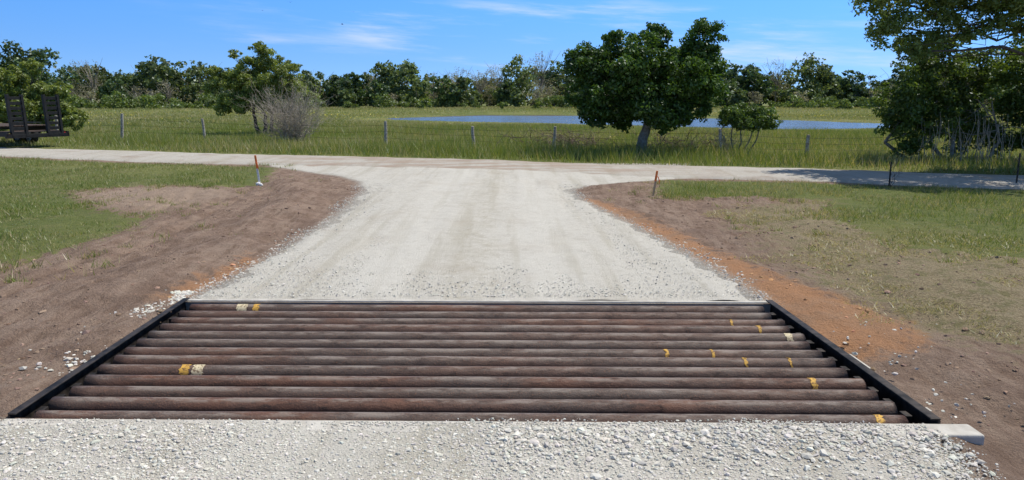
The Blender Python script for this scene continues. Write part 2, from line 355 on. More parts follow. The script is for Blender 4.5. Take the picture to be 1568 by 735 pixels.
def m_paint(name,c):
    m,t=mat(name); p=t.pos(); n=t.noise(p,60,4,.7)
    t.pbsdf(t.mix(t.rng(n,.49,.6,0,.85),c,(.12,.06,.035)),.7,0); return m
YEL=m_paint('yellow_paint',(.62,.36,.07)); CRM=m_paint('cream_paint',(.62,.53,.35))
def tube_uv(name,v,z,r,u0,u1,m,parent,sides=26,bumps=(),step=.12):
    uu=np.unique(np.concatenate([np.arange(u0,u1,step),[u1]]+[[b-.096,b-.09,b+.09,b+.096] for b in bumps]))
    a=np.linspace(0,2*np.pi,sides,endpoint=False); Vs=[]
    for u in uu:
        rr=r*(1.035 if any(abs(u-b)<.0902 for b in bumps) else 1.)
        x,y=G(np.full(sides,u),v+rr*np.cos(a)); Vs.append(np.stack([x,y,z+rr*np.sin(a)],1))
    n=len(uu); i=np.arange(n*sides).reshape(n,sides); j=np.roll(i,-1,1)
    F=np.stack([i[:-1],i[1:],j[1:],j[:-1]],-1).reshape(-1,4)
    V=np.concatenate(Vs)
    for e,sgn in ((0,1),(n-1,-1)):
        base=len(V); u=uu[e]; 
        for uu_,rr in ((u,r*.82),(u+sgn*.1,r*.82)):
            x,y=G(np.full(sides,uu_),v+rr*np.cos(a)); V=np.vstack([V,np.stack([x,y,z+rr*np.sin(a)],1)])
        A=i[e]; B=base+np.arange(sides); Cc=B+sides
        for P,Q in ((A,B),(B,Cc)):
            F=np.vstack([F,np.stack([P,np.roll(P,-1),np.roll(Q,-1),Q],-1)])
    return mk(name,V,F,m,parent=parent,smooth=True)
cg=empty('cattle_guard')
R=.064; NP=13; V0=.064; pitch=(D-.1)/(NP-.3)
Z0=-.045; PV=[];PR=[];PZ=[]
for k in range(NP):
    b=[rng.uniform(.5,W-.5)] if k%4==1 else []
    PV.append(V0+k*pitch+rng.normal(0,.004)); PR.append(R*rng.uniform(.95,1.02)); PZ.append(Z0+rng.normal(0,.003))
    tube_uv(f'pipe_{k+1}',PV[k],PZ[k],PR[k],.115+rng.uniform(-.02,.025),W-.115+rng.uniform(-.03,.02),RUST,cg,bumps=b)
def ring(k,u,w,m):
    v=PV[k]; r=PR[k]+.0022; a=np.linspace(-.2,np.pi*1.05,18); us_=np.linspace(u-w/2,u+w/2,5); Vs=[]
    for q in us_:
        x,y=G(q+rng.normal(0,.005,18),v+r*np.cos(a)); Vs.append(np.stack([x,y,PZ[k]+r*np.sin(a)],1))
    i=np.arange(5*18).reshape(5,18)
    mk('paint_mark',np.concatenate(Vs),np.stack([i[:-1,:-1],i[:-1,1:],i[1:,1:],i[1:,:-1]],-1).reshape(-1,4),m,parent=cg,smooth=True)
for k,u,w,m in [(12,.58,.09,CRM),(12,.70,.05,YEL),(4,.68,.06,YEL),(4,.765,.075,CRM),(3,4.72,.038,YEL),(5,4.42,.02,YEL),(5,4.72,.02,YEL),(6,3.93,.026,YEL),(6,4.25,.02,YEL),(9,4.78,.022,YEL),(10,4.62,.018,YEL),(0,4.85,.04,YEL),(8,4.93,.05,CRM)]:
    ring(k,u,w,m)
for nm,a,b,c,d in (('side_rail_left',-.006,.008,-.006,.045),('side_rail_right',W,W+.014,W-.045,W+.014)):
    gbox(nm+'_web',a,b,-.01,D+.02,-.30,.022,STEEL,cg)
    gbox(nm+'_flange',c,d,-.01,D+.02,.0235,.034,STEEL,cg)
for k,u in enumerate((.2,1.65,W-1.65,W-.2)):
    gbox(f'beam_top_{k}',u-.06,u+.06,.01,D-.01,-.132,-.114,STEEL,cg,0)
    gbox(f'beam_web_{k}',u-.008,u+.008,.01,D-.01,-.30,-.134,STEEL,cg,0)
    gbox(f'beam_foot_{k}',u-.06,u+.06,.01,D-.01,-.316,-.302,STEEL,cg,0)
for k in range(NP-1):
    v=V0+(k+.5)*pitch
    for s_,(a,b) in enumerate(((.064,.105),(W-.105,W-.064))):
        gbox(f'spacer_{k}_{s_}',a,b,v-.035,v+.035,-.10,-.01,STEEL,cg,.003)
fd=empty('concrete_foundation')
gbox('front_sill',-.02,W+.16,-.16,-.012,-.45,.008,CONC,fd,.012)
gbox('back_sill',-.02,W+.02,D+.022,D+.075,-.45,.012,CONC,fd,.01)
gbox('wall_left',-.16,-.016,-.0,D,-.6,-.06,CONC,fd,0); gbox('wall_right',W+.016,W+.16,.0,D,-.6,-.06,CONC,fd,0)
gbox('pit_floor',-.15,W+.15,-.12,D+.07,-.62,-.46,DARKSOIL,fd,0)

# ---------------------------------------------------------------- vegetation
def leaves_arr(c, nrm, L, Wd):
    n=len(c); r=rng.normal(size=(n,3)); nrm=nrm/np.linalg.norm(nrm,axis=1,keepdims=True)
    a=np.cross(nrm,r); a/=np.linalg.norm(a,axis=1,keepdims=True)+1e-9; b=np.cross(nrm,a)
    L=np.broadcast_to(L,(n,))[:,None]; Wd=np.broadcast_to(Wd,(n,))[:,None]
    V=np.stack([c+a*L,c+b*Wd+a*L*.1,c-a*L,c-b*Wd+a*L*.1],1)
    return V.reshape(-1,3), np.arange(n*4).reshape(n,4)
def crown(blobs, n, L, cols, sub=26, subr=.34, asp=.55, up=.35, jitter=.75, hollow=.55):
    B=np.array(blobs,float); vol=(B[:,3]*B[:,4]*B[:,5])**(2/3); cnt=(n*vol/vol.sum()).astype(int)
    Vs=[];Cs=[];tot=0;Fs=[]
    for b,m in zip(B,cnt):
        if m<4: continue
        d=rng.normal(size=(sub,3)); d/=np.linalg.norm(d,axis=1,keepdims=True)
        sc_=b[:3]+d*b[3:]*rng.uniform(hollow,1.02,(sub,1)); sr=subr*b[3:].mean()*rng.uniform(.55,1.35,sub)
        stint=rng.normal(0,.16,sub)
        w=sr**2; w/=w.sum(); k=rng.choice(sub,m,p=w)
        e=rng.normal(size=(m,3)); e/=np.linalg.norm(e,axis=1,keepdims=True)
        p=sc_[k]+e*(sr[k]*rng.random(m)**.45)[:,None]*np.array([1.1,1.1,.75])
        nr=e*.6+rng.normal(size=(m,3))*jitter+np.array([0,0,up]); 
        V,F=leaves_arr(p,nr,L*rng.uniform(.6,1.3,m),L*asp*rng.uniform(.7,1.2,m))
        t=rng.random(m)[:,None]; c=np.array(cols[0])*(1-t)+np.array(cols[1])*t
        c=c*(1+stint[k]+rng.normal(0,.12,m))[:,None]
        Vs.append(V);Fs.append(F+tot);tot+=len(V);Cs.append(np.repeat(np.clip(c,.004,.8),4,0))
    return np.vstack(Vs),np.vstack(Fs),np.vstack(Cs)
class Tubes:
    def __init__(s): s.V=[];s.F=[];s.n=0
    def add(s,pts,rad,sides=6):
        P=np.array(pts,float); m=len(P); T=np.gradient(P,axis=0); T/=np.linalg.norm(T,axis=1,keepdims=True)+1e-9
        ref=np.array([.31,.92,.12]); A=np.cross(T,ref); A/=np.linalg.norm(A,axis=1,keepdims=True)+1e-9; Bv=np.cross(T,A)
        a=np.linspace(0,2*np.pi,sides,endpoint=False)
        rad=np.broadcast_to(rad,(m,))
        R_=P[:,None]+(A[:,None]*np.cos(a)[None,:,None]+Bv[:,None]*np.sin(a)[None,:,None])*rad[:,None,None]
        i=np.arange(m*sides).reshape(m,sides)+s.n; j=np.roll(i,-1,1)
        s.V.append(R_.reshape(-1,3)); s.F.append(np.stack([i[:-1],j[:-1],j[1:],i[1:]],-1).reshape(-1,4)); s.n+=m*sides
    def limb(s,p,q,r0,r1,wob=.1,sides=6,seg=6,sag=0):
        p=np.array(p,float);q=np.array(q,float); t=np.linspace(0,1,seg)[:,None]; L=np.linalg.norm(q-p)
        pts=p+(q-p)*t; pts[1:-1]+=rng.normal(0,wob*L*.25,(seg-2,3)); pts[:,2]+=sag*L*np.sin(t[:,0]*np.pi)
        s.add(pts,np.linspace(r0,r1,seg),sides); return pts
    def mk(s,name,m,parent): return mk(name,np.vstack(s.V),np.vstack(s.F),m,parent=parent,smooth=True)
def tree(name, base, blobs, n, L, cols, tr=.14, stems=((0,0),), bark=BARK, **kw):
    e=empty(name); bx,by=base; T=Tubes()
    B=np.array(blobs,float); 
    zlow=(B[:,2]-B[:,5]).min(); z0=float(zf(np.array([bx]),np.array([by]))[0])
    tops=[]
    for sx,sy in stems:
        fz=max(.5,zlow+.25*(B[:,2].mean()-zlow))
        pts=T.limb((bx+sx,by+sy,z0-.1),(bx+sx*1.6+rng.normal(0,.1),by+sy*1.6,fz),tr*1.25,tr*.85,.1,10,7)
        pts2=T.limb(pts[-1],(B[:,0].mean()+sx,B[:,1].mean()+sy,B[:,2].mean()),tr*.85,tr*.35,.12,8,6); tops.append((pts,pts2))
    for b in B:
        pts,pts2=tops[rng.integers(len(tops))]
        st=pts2[rng.integers(0,4)]
        l=T.limb(st,b[:3],tr*.34,tr*.10,.15,6,6)
        for _ in range(6):
            d=rng.normal(size=3); d/=np.linalg.norm(d); T.limb(l[rng.integers(2,6)],b[:3]+d*b[3:]*.85,tr*.09,tr*.02,.2,4,5)
    T.mk('trunk',bark,e)
    V,F,Cc=crown(blobs,n,L,cols,**kw)
    mk('foliage',V,F,LEAF,col=Cc,parent=e)
    return e
def BL(bx,by,lst,ry=1.0): return [(bx+x,by+(rng.normal(0,.35) if y is None else y),z,r,r*ry,r*zz) for x,y,z,r,zz in lst]
DK=((.045,.095,.016),(.095,.175,.03)); LT=((.165,.215,.04),(.255,.305,.08))
oak=BL(4.15,24.1,[(-1.6,0,2.75,.78,1),(-.7,.3,3.05,.85,.9),(-1.1,-.3,1.95,.9,1),(.15,0,2.95,.95,1),(.1,-.6,2.0,1.05,1),(.1,.8,2.2,1.0,1),(1.3,.2,2.75,.9,1),(1.9,0,3.55,.6,1.25),(1.75,-.2,2.1,.82,1.05),(.75,-.3,1.3,.7,.9),(-.5,0,1.25,.65,.8),(-1.8,.1,1.95,.55,1.2),(2.1,.1,2.8,.55,1.3),(-.3,-.9,2.7,.8,1),(.9,-.8,2.5,.85,1),(-1.95,0,2.95,.45,1),(-1.5,-.4,1.35,.55,.8),(1.6,-.3,1.4,.55,.8),(.35,0,3.8,.45,.8),(-.9,0,3.7,.4,.6),(1.45,.1,3.2,.5,.8)])
tree('oak_tree',(4.12,24.1),oak,74000,.062,DK,tr=.15,subr=.33,sub=38)
ms=BL(-12.7,38.3,[(-1.5,0,2.6,.95,.7),(-.5,.3,3.4,1.0,.7),(.5,0,3.6,.8,.8),(1.1,-.3,2.7,1.1,.7),(-.8,-.4,1.8,1.0,.7),(.6,0,1.7,1.2,.7),(-2.3,0,3.1,.6,.6),(2.0,0,2.0,.9,.7),(0,0,4.3,.45,.8),(-1.3,0,4.0,.35,.7),(-1.9,0,1.5,.8,.6),(1.6,0,3.4,.5,.7),(-2.7,0,2.3,.5,.5),(0,-.5,2.5,.9,.7),(1.2,0,1.0,.8,.6)])
tree('mesquite_tree',(-12.7,38.3),ms,34000,.08,LT,tr=.085,stems=((0,0),(.3,0),(-.35,.1)),bark=DBARK,subr=.27,sub=30,asp=.35,hollow=.3)
lm=BL(-23.4,36.3,[(-1.4,0,2.2,1.0,.9),(0,0,2.5,1.1,.9),(1.0,0,1.8,.9,.9),(-.3,-.5,1.3,1.2,.8),(.9,0,1.0,.9,.8),(1.7,0,1.2,.6,.9),(-1.5,0,1.0,.9,.9),(.4,0,3.3,.5,.9),(1.6,0,2.3,.5,.8),(2.2,0,.8,.6,.8)])
tree('mesquite_tree',(-23.4,36.3),lm,29000,.085,LT,tr=.08,stems=((0,0),(.3,0)),bark=DBARK,subr=.3,sub=26,asp=.4)
sb=BL(7.5,24.0,[(-.55,0,1.2,.42,.75),(0,0,1.3,.48,.75),(.45,0,1.2,.45,.7),(0,-.3,1.05,.48,.6),(.8,0,1.05,.3,.8),(-.2,.3,1.2,.45,.7)])
tree('shrub_tree',(7.2,24.0),sb,12000,.045,((.07,.125,.025),(.125,.19,.045)),tr=.02,stems=((-.3,0),(-.1,.1),(.1,-.1),(.3,0),(.45,.1)),bark=BARK,subr=.4)
pc=[(9.0,18.3,3.5,.6,.8,.5),(8.8,18.4,4.2,.6,.8,.5),(9.9,18.1,4.2,.85,1.1,.7),(9.9,18.5,3.1,.6,.8,.35),(11.2,18.1,4.7,1.2,1.3,1.0),(11.0,18.7,3.6,.9,.9,.5),(12.4,18.5,4.0,1.1,1.3,.8),(13.4,18.9,4.7,1.4,1.6,1.1),(12.2,18.2,6.0,1.5,1.6,1.1),(14.3,19.2,3.6,1.2,1.3,.8),(14.8,19,6.3,1.8,1.8,1.4),(10.2,18.0,5.6,1.0,1.2,.8),(16.2,19,4.6,1.6,1.6,1.3),(9.3,17.7,2.85,.35,.4,.25),
 (10.5,16.5,5.4,1.1,1.2,.6),(12.3,16.2,5.7,1.3,1.3,.7),(14.4,15.6,5.6,1.4,1.3,.7),(16.4,15.6,5.6,1.5,1.5,.8),(13.4,17.2,5.2,1.,1.,.6)]
tree('pecan_tree',(16.3,20.2),pc,80000,.064,((.115,.17,.036),(.21,.265,.075)),tr=.17,bark=DBARK,subr=.27,sub=40,asp=.42,hollow=.25)
tk=[(11.1,21.2,1.75,.8,.8,.8),(11.3,21.2,.75,.65,.7,.6),(12.2,21.4,2.5,.9,.8,.8),(12.3,21.6,1.3,.8,.8,.8),(13.3,21.6,2.4,1.0,.9,.9),(13.4,22.2,1.0,.8,.7,.8),(14.4,21.6,2.2,1.1,.9,1.0),(15.5,21.4,2.0,1.2,1.,1.1),(14.8,22.0,.8,.9,.8,.7),(16.4,21.2,1.2,1.2,1.,1.),(11.9,21.5,3.1,.6,.6,.5),(12.6,22.3,2.0,1.,.8,1.2),(14.2,22.5,1.6,1.2,.8,1.2),(16,22.3,3,1.5,1,1.4),(10.8,20.9,1.1,.45,.4,.6),(11.2,21,2.5,.6,.5,.5)]
e=tree('cedar_thicket',(13.2,21.6),tk,54000,.055,((.065,.115,.02),(.13,.185,.04)),tr=.05,stems=((-1.5,0),(-.5,.1),(.6,0),(1.6,-.1)),subr=.32,sub=30)
T=Tubes()
for _ in range(90):
    x=rng.uniform(11.2,16.5); y=rng.uniform(20.2,21.2); h=rng.uniform(.7,1.5)
    T.limb((x,y,-.05),(x+rng.normal(0,.12),y+rng.normal(0,.1),h),rng.uniform(.007,.014),.004,.08,5,6)
    if rng.random()<.6: T.limb((x,y,h*.4),(x+rng.normal(0,.2),y,h*.9),.005,.003,.1,4,4)
T.mk('pale_stems',PALE,e)
def twiggy(name,base,h,w,n,r0,m,flat=False):
    e=empty(name); T=Tubes(); bx,by=base
    for _ in range(n):
        a=rng.uniform(0,6.28); q=math.sqrt(rng.random()); 
        d=np.array([math.cos(a)*w/2*q,math.sin(a)*w/2*q,h*rng.uniform(.55,1)*math.sqrt(max(.1,1-.65*q*q))])
        p0=np.array([bx+rng.normal(0,w*(.3 if flat else .06)),by+rng.normal(0,w*(.3 if flat else .06)),-.05 if not flat else rng.uniform(0,h*.4)])
        if flat: d=np.array([rng.normal(0,w*.3),rng.normal(0,w*.3),h*rng.uniform(-.1,.8)])
        pts=T.limb(p0,p0+d,r0*rng.uniform(.5,1),r0*.22,.22,4,6)
        for _ in range(5):
            k=rng.integers(2,6); L=h*rng.uniform(.12,.32); dd=d/np.linalg.norm(d)+rng.normal(0,.6,3); dd/=np.linalg.norm(dd)
            q2=T.limb(pts[k],pts[k]+dd*L,r0*.3,r0*.12,.2,3,4)
            for _ in range(2):
                d3=dd+rng.normal(0,.6,3); T.limb(q2[2],q2[2]+d3*L*.4,r0*.16,r0*.08,.2,3,3)
    T.mk('branches',m,e); return e
twiggy('bare_shrub',(-9.0,30.6),2.35,3.1,150,.019,PALE)
twiggy('brush_pile',(1.9,26.6),.75,2.6,70,.02,BRUSH,True)
twiggy('brush_pile',(5.4,24.9),.7,2.0,70,.018,BRUSH,True)
twiggy('dead_shrub',(7.0,24.0),.95,1.4,40,.012,PALE)
twiggy('sapling',(7.75,15.05),.55,.3,4,.008,DBARK)
# distant trees: one mass
ROW=[(-160,12,'m'),(-150,12,'d'),(-140,12,'m'),(-134,13,'m'),(-128,12.5,'m'),(-121.6,16,'d'),(-115,14.8,'d'),(-108,11.5,'m'),(-102,12,'o'),(-96,12.3,'m'),(-90,13.5,'d'),(-84,12,'m'),(-78,11.6,'m'),(-71,10.5,'m'),(-64.5,9.8,'o'),(-58,9,'o'),(-51,9.5,'m'),(-45,8.2,'d'),(-40,8.9,'d'),(-35,9.8,'o'),(-31,11.4,'m'),(-26,11.5,'m'),(-20,9.1,'o'),(-14,10.5,'o'),(-8,9.7,'o'),(-3,11.3,'o'),(1.5,13,'m'),(7,13.8,'o'),(11,12.2,'m'),(15,10.8,'d'),(21,9.6,'d'),(28,9.5,'m'),(36,9.5,'m'),(45,9.5,'m'),(51,9.3,'d'),(56.5,11.4,'d'),(61.5,10.4,'d'),(68,12.6,'o'),(74.6,14,'m'),(80,9.4,'m'),(87,9.8,'d'),(93,9.8,'d'),(100,10,'m'),(108,10,'d'),(116,10,'m'),(124,11,'d'),(132,10,'m'),(142,11,'d'),(152,11,'m'),(162,11,'m')]
TC_HAZED={'d':((.05,.09,.036),(.09,.135,.052)),'m':((.10,.145,.06),(.16,.205,.085)),'o':((.235,.225,.175),(.34,.32,.25))}  # distant leaf colours, with pale bluish haze mixed into them
Vs=[];Fs=[];Cs=[];tot=0; TT=Tubes()
def dtree(x,y,h,k,n=1500,wide=1.):
    global tot
    w=h*rng.uniform(.26,.40)*wide; bl=[]
    for _ in range(9):
        zz=rng.uniform(.25,.84); q=w*(1.15-abs(zz-.45)); r=h*rng.uniform(.11,.21)
        bl.append((x+rng.uniform(-1,1)*q,y+rng.uniform(-1,1)*q,h*zz,r*1.15,r*1.1,r*.85))
    bl.append((x,y,h*.86,h*.13,h*.13,h*.12)); bl.append((x,y,h*.5,h*.25,h*.25,h*.28)); bl.append((x+rng.uniform(-1,1)*w*.5,y,h*.22,h*.3,h*.25,h*.2))
    if k=='o': n=int(n*.58)
    L=.42 if k!='o' else .25
    V,F,c=crown(bl,n,L,TC_HAZED[k],sub=11,subr=.46,asp=.65 if k!='o' else .25,up=.4)
    Vs.append(V);Fs.append(F+tot);Cs.append(c*rng.uniform(.75,1.25));tot+=len(V)
    TT.limb((x,y,-.3),(x+rng.normal(0,.4),y,h*.6),h*.018,h*.008,.1,5,4)
    for _ in range(20 if k=='o' else 2):
        TT.limb((x,y,h*rng.uniform(.25,.5)),(x+rng.normal(0,w*.6),y+rng.normal(0,w*.4),h*rng.uniform(.7,1.02)),h*.008,h*.002,.15,3,4)
for x,h,k in ROW:
    dtree(x,190+rng.uniform(-8,8),h*.98,k,2300,1.1)
for x in np.arange(-175,175,3.6):
    dtree(x+rng.uniform(-1.5,1.5),206+rng.uniform(-4,4),rng.uniform(7.6,9.8)+(1.5 if x<-60 else 0),rng.choice(['m','d','o','m','m']),1150,1.4)
for x in np.arange(-150,150,4.6):
    dtree(x+rng.uniform(-3,3),172+rng.uniform(-9,9),rng.uniform(2.6,8.),rng.choice(['m','d','o','m','o','o']),850,1.2)
mk('distant_treeline',np.vstack(Vs),np.vstack(Fs),LEAF,col=np.vstack(Cs)); 
TT.mk('trunks',BARK,bpy.data.objects['distant_treeline'])
bl=[]
for x in np.arange(-175,175,2.2): bl.append((x,216+rng.uniform(-2,2),2.2,2.6,1.6,rng.uniform(2.2,3.6)))
V,F,c=crown(bl,42000,.5,((.06,.10,.04),(.11,.155,.06)),sub=9,subr=.5,asp=.7,up=.4)
mk('woodland_understory',V,F,LEAF,col=c)
bl=[]
for x in np.arange(-150,150,1.5):
    if rng.random()<.25+.7*(vnoise(np.array([x]),np.array([0.]),.12,3)[0]>.42):
        y=160+rng.uniform(-14,14); r=rng.uniform(.5,1.9); bl.append((x+rng.uniform(-1,1),y,r*.6,r*1.4,r,r*.9))
for x in np.arange(-85,-34,1.5):
    y=112+rng.uniform(-10,10); r=rng.uniform(.7,1.7); bl.append((x,y,r*.7,r*1.3,r,r*.9))
for x in (-46,-29,-12,-1,4,44,50): r=rng.uniform(.7,1.1); bl.append((x,104+rng.uniform(-5,5),r*.6+.3,r*1.3,r,r*.9))
V,F,c=crown(bl,75000,.22,((.085,.135,.035),(.18,.23,.065)),sub=8,subr=.5,asp=.6,up=.4)
mk('distant_shrubs',V,F,LEAF,col=c)

# ---------------------------------------------------------------- grass
def blades(x,y,z,h,w,col,lean=.35):
    n=len(x); a=rng.uniform(0,6.28,n); b=rng.uniform(0,6.28,n); l=h*rng.uniform(0,lean,n)*1.5
    P=np.stack([x,y,z],1); dx=np.stack([np.cos(a)*w/2,np.sin(a)*w/2,np.zeros(n)],1)
    tip=P+np.stack([np.cos(b)*l,np.sin(b)*l,h],1)
    V=np.stack([P-dx,P+dx,tip],1).reshape(-1,3)
    return V,np.arange(n*3).reshape(n,3),np.repeat(col,3,0)
def gcol(x,y,n,g1=(.135,.19,.036),g2=(.235,.28,.072),straw=(.44,.385,.22),ps=.2):
    t=(vnoise(x,y,.35,1)*.5+vnoise(x,y,.09,2)*.3+rng.random(n)*.3)[:,None]; c=np.array(g1)*(1-t)+np.array(g2)*t
    s_=rng.random(n)<ps*(.3+2.*vnoise(x,y,.15,5)*vnoise(x,y,.7,4)*1.8); c[s_]=np.array(straw)*rng.uniform(.7,1.2,(s_.sum(),1)); return c
def gmesh(parts,name):
    t=0;V=[];F=[];C_=[]
    for v,f,c in parts: V.append(v);F.append(f+t);C_.append(c);t+=len(v)
    mk(name,np.vstack(V),np.vstack(F),GRASS,col=np.vstack(C_))
parts=[]
n=460000; x=rng.uniform(-20,17,n); y=4+rng.random(n)*21; 
k=(np.abs(x)<.74*y+2.)&(y<road_lo(x)+.1); x,y=x[k],y[k]
g=np.maximum(sdf(x,y,G_LEFT),sdf(x,y,G_RIGHT)); nz=(vnoise(x,y,1.,7)-.5)*1.7+(vnoise(x,y,2.6,2)-.5)*1.5+(vnoise(x,y,8.,3)-.5)*.9
k=(g+nz*np.exp(-np.clip(g,0,3)*.5)>0)&(vnoise(x,y,3.,6)*.8+vnoise(x,y,.8,1)*.35+rng.random(len(x))*.45>.58); x,y=x[k],y[k]
n=len(x); parts.append(blades(x,y,zf(x,y)-.01,rng.uniform(.03,.09,n)*(.4+1.3*vnoise(x,y,.8,4)),rng.uniform(.007,.013,n),gcol(x,y,n,(.125,.18,.032),(.215,.265,.065),ps=.28),.7))
n=1100; cx=rng.uniform(-9,8,n); cy=rng.uniform(5,17,n); g=grass_sd(cx,cy); k=(g<0)&(g>-1.8)&(grav_sd(cx,cy)<-.35)&(rng.random(n)<np.exp(g*1.2))&(cy<road_lo(cx)-.2); cx,cy=cx[k],cy[k]
m_=26; x=(cx[:,None]+rng.normal(0,.05,(len(cx),m_))).ravel(); y=(cy[:,None]+rng.normal(0,.05,(len(cx),m_))).ravel(); n=len(x)
parts.append(blades(x,y,zf(x,y)-.01,rng.uniform(.04,.12,n),rng.uniform(.007,.013,n),gcol(x,y,n,ps=.2),.9))
n=80000; x=rng.uniform(2.4,9,n); y=rng.uniform(3.2,13,n); s_=sdf(x,y,SPARSE); k=(s_+(vnoise(x,y,2.5,1)-.5)*1.6>0)&(vnoise(x,y,4,6)+rng.random(n)*.5>.62)&(np.abs(x)<.74*y+1.5); x,y=x[k],y[k]
n=len(x); parts.append(blades(x,y,zf(x,y)-.005,rng.uniform(.015,.045,n),rng.uniform(.005,.009,n),gcol(x,y,n,(.17,.18,.075),(.29,.26,.13),ps=.6),1.6))
gmesh(parts,'lawn_grass')
parts=[]
n=430000; x=rng.uniform(-36,32,n); y=15+rng.random(n)**1.1*37; k=(np.abs(x)<.74*y+2.)&(y>road_up(x)+.05+.5*vnoise(x,y,1.,2))&(sdf(x,y,POND)<-.1); x,y=x[k],y[k]; n=len(x)
dd=y-road_up(x)
hh=rng.uniform(.12,.34,n)*(.4+1.2*vnoise(x,y,.3,4))*np.clip(dd*.5+.35,0,1)*np.clip(-sdf(x,y,POND)/6,.25,1)*(1+.8*np.exp(-((dd-3.4)/1.2)**2)*vnoise(x,y,1.1,6))
parts.append(blades(x,y,zf(x,y)-.02,hh,rng.uniform(.012,.026,n),gcol(x,y,n,ps=.26),.6))
n=200000; y=50+rng.random(n)*62; x=rng.uniform(-.76,.76,n)*y; k=sdf(x,y,POND)<-.1; x,y=x[k],y[k]; n=len(x)
parts.append(blades(x,y,zf(x,y)-.02,rng.uniform(.08,.3,n)*np.clip(-sdf(x,y,POND)/8,.3,1),rng.uniform(.03,.06,n),gcol(x,y,n,(.14,.18,.045),(.25,.27,.09),ps=.34),.8))
n=60000; y=110+rng.random(n)*60; x=rng.uniform(-.76,.76,n)*y
parts.append(blades(x,y,zf(x,y)-.02,rng.uniform(.15,.4,n),rng.uniform(.06,.12,n),gcol(x,y,n,(.14,.17,.05),(.25,.25,.095),ps=.4),.8))
gmesh(parts,'field_grass')
n=7500; y=27+rng.random(n)**.8*60; x=rng.uniform(-.74,.74,n)*y; k=(vnoise(x,y,.12,6)+.4*vnoise(x,y,.6,3)>.82)&(sdf(x,y,POND)<-.5)&(y>road_up(x)+1.5); x,y=x[k],y[k]; n=len(x)
V,F=leaves_arr(np.stack([x,y,rng.uniform(.25,.42,n)],1),np.array([[0,-.3,1.]])+rng.normal(0,.4,(n,3)),rng.uniform(.015,.032,n)*(1+y/80),rng.uniform(.015,.03,n)*(1+y/80))
mk('yellow_wildflowers',V,F,LEAF,col=np.repeat(tint(n,(.62,.52,.05),.1),4,0))

# ---------------------------------------------------------------- pond
m,t=mat('pond_water'); p=t.pos(); nz=t.noise(t.scale(p,(.7,2.2,1.)),1.4,5,.6)
t.pbsdf(t.mix(t.rng(t.noise(p,.12,3),.4,.6),(.10,.12,.15),(.13,.145,.165)),.15,0,t.bump(nz,.7,.14),.6)
P=np.array(POND); cen=P.mean(0); P2=cen+(P-cen)*1.03
Vw=[(cen[0],cen[1],-.05)]+[(a,b,-.05) for a,b in P2]
mk('pond',np.array(Vw),np.array([(0,i+1,(i+1)%len(P2)+1) for i in range(len(P2))]),m)

# ---------------------------------------------------------------- fence
fe=empty('barbed_wire_fence')
posts=[(-24,34.6,1.1,.0),(-20.4,33.4,1.05,.02),(-16.9,32.2,1.15,.09),(-13.2,32.0,.95,-.06),(-9.2,30.3,.9,.03),(-4.78,28.1,.95,.02),(-1.40,27,.80,-.03),(1.43,25.4,.85,.04),(6.62,23.4,.85,-.09),(9.1,22.9,.68,.02),(13,21.9,.9,.0)]
for k,(x,y,h,ln) in enumerate(posts):
    T=Tubes(); zz=np.linspace(-.2,h,7); rr=np.linspace(.068,.055,7)*rng.uniform(.85,1.1)
    T.add(np.stack([x+ln*zz*1.2+rng.normal(0,.006,7),np.full(7,y)+rng.normal(0,.006,7),zz],1),rr,9)
    T.add(np.stack([x+ln*h*1.2+np.zeros(2),np.full(2,y),np.array([h-.005,h+.012])],1),np.array([rr[-1],.02]),9)
    T.mk(f'post_{k+1}',WOOD,fe)
T=Tubes()
for (x,y,h,l),(x2,y2,h2,l2) in zip(posts[:-1],posts[1:]):
    for f in (.35,.6,.85):
        T.limb((x+l*h*f,y,h*f),(x2+l2*h2*f,y2,h2*f),.004,.004,.0,4,6,-.012)
T.mk('wires',STEEL,fe)

# ---------------------------------------------------------------- survey stakes, posts
ORP=m_simple('orange_paint',(.95,.28,.08),(.8,.21,.05),20,.6); WHT=m_simple('white_plastic',(.55,.55,.55),(.75,.75,.75),20,.5); LW=m_simple('lath_wood',(.42,.30,.18),(.55,.42,.27),20,.85)
def pbox(name,parent,c,s,m,rot=0.,tilt=(0,0),bev=.003):
    V=[];
    for z in (-1,1):
        for a,b in ((-1,-1),(1,-1),(1,1),(-1,1)):
            x=a*s[0]/2;y=b*s[1]/2;zz=z*s[2]/2
            X_=x*math.cos(rot)-y*math.sin(rot)+tilt[0]*zz; Y_=x*math.sin(rot)+y*math.cos(rot)+tilt[1]*zz
            V.append((c[0]+X_,c[1]+Y_,c[2]+zz))
    V,F=boxV(V); ob=mk(name,V,F,m,parent=parent)
    if bev: md=ob.modifiers.new('b','BEVEL'); md.width=bev; md.segments=2
    return ob
def stake(x,y,h,tl,mlow,blobs):
    e=empty('survey_stake')
    pbox('shaft',e,(x,y,h*.28-.05),(.04,.014,h*.56+.1),mlow,.2,(tl,0)); pbox('painted_top',e,(x+tl*h*.53,y,h*.78),(.042,.016,h*.44),ORP,.2,(tl,0))
    T=Tubes()
    for _ in range(2):
        p=np.array([x+tl*h*.6,y-.012,h*.78]); T.add(np.stack([p,p+[.03,-.02,-.02],p+[.05,-.03,-.09],p+[.045,-.02,-.15]]),[.006,.009,.009,.006],4)
    T.mk('flagging_tape',ORP,e)
    if blobs:
        n=5; v=ICO[None]*(1+rng.uniform(-.3,.3,(n,12,1)))*.05+np.stack([x+rng.normal(0,.05,n),y-.06+rng.normal(0,.04,n),np.full(n,.025)],1)[:,None]
        mk('plastic_bag',v.reshape(-1,3),(ICF[None]+12*np.arange(n)[:,None,None]).reshape(-1,3),WHT,parent=e,smooth=True)
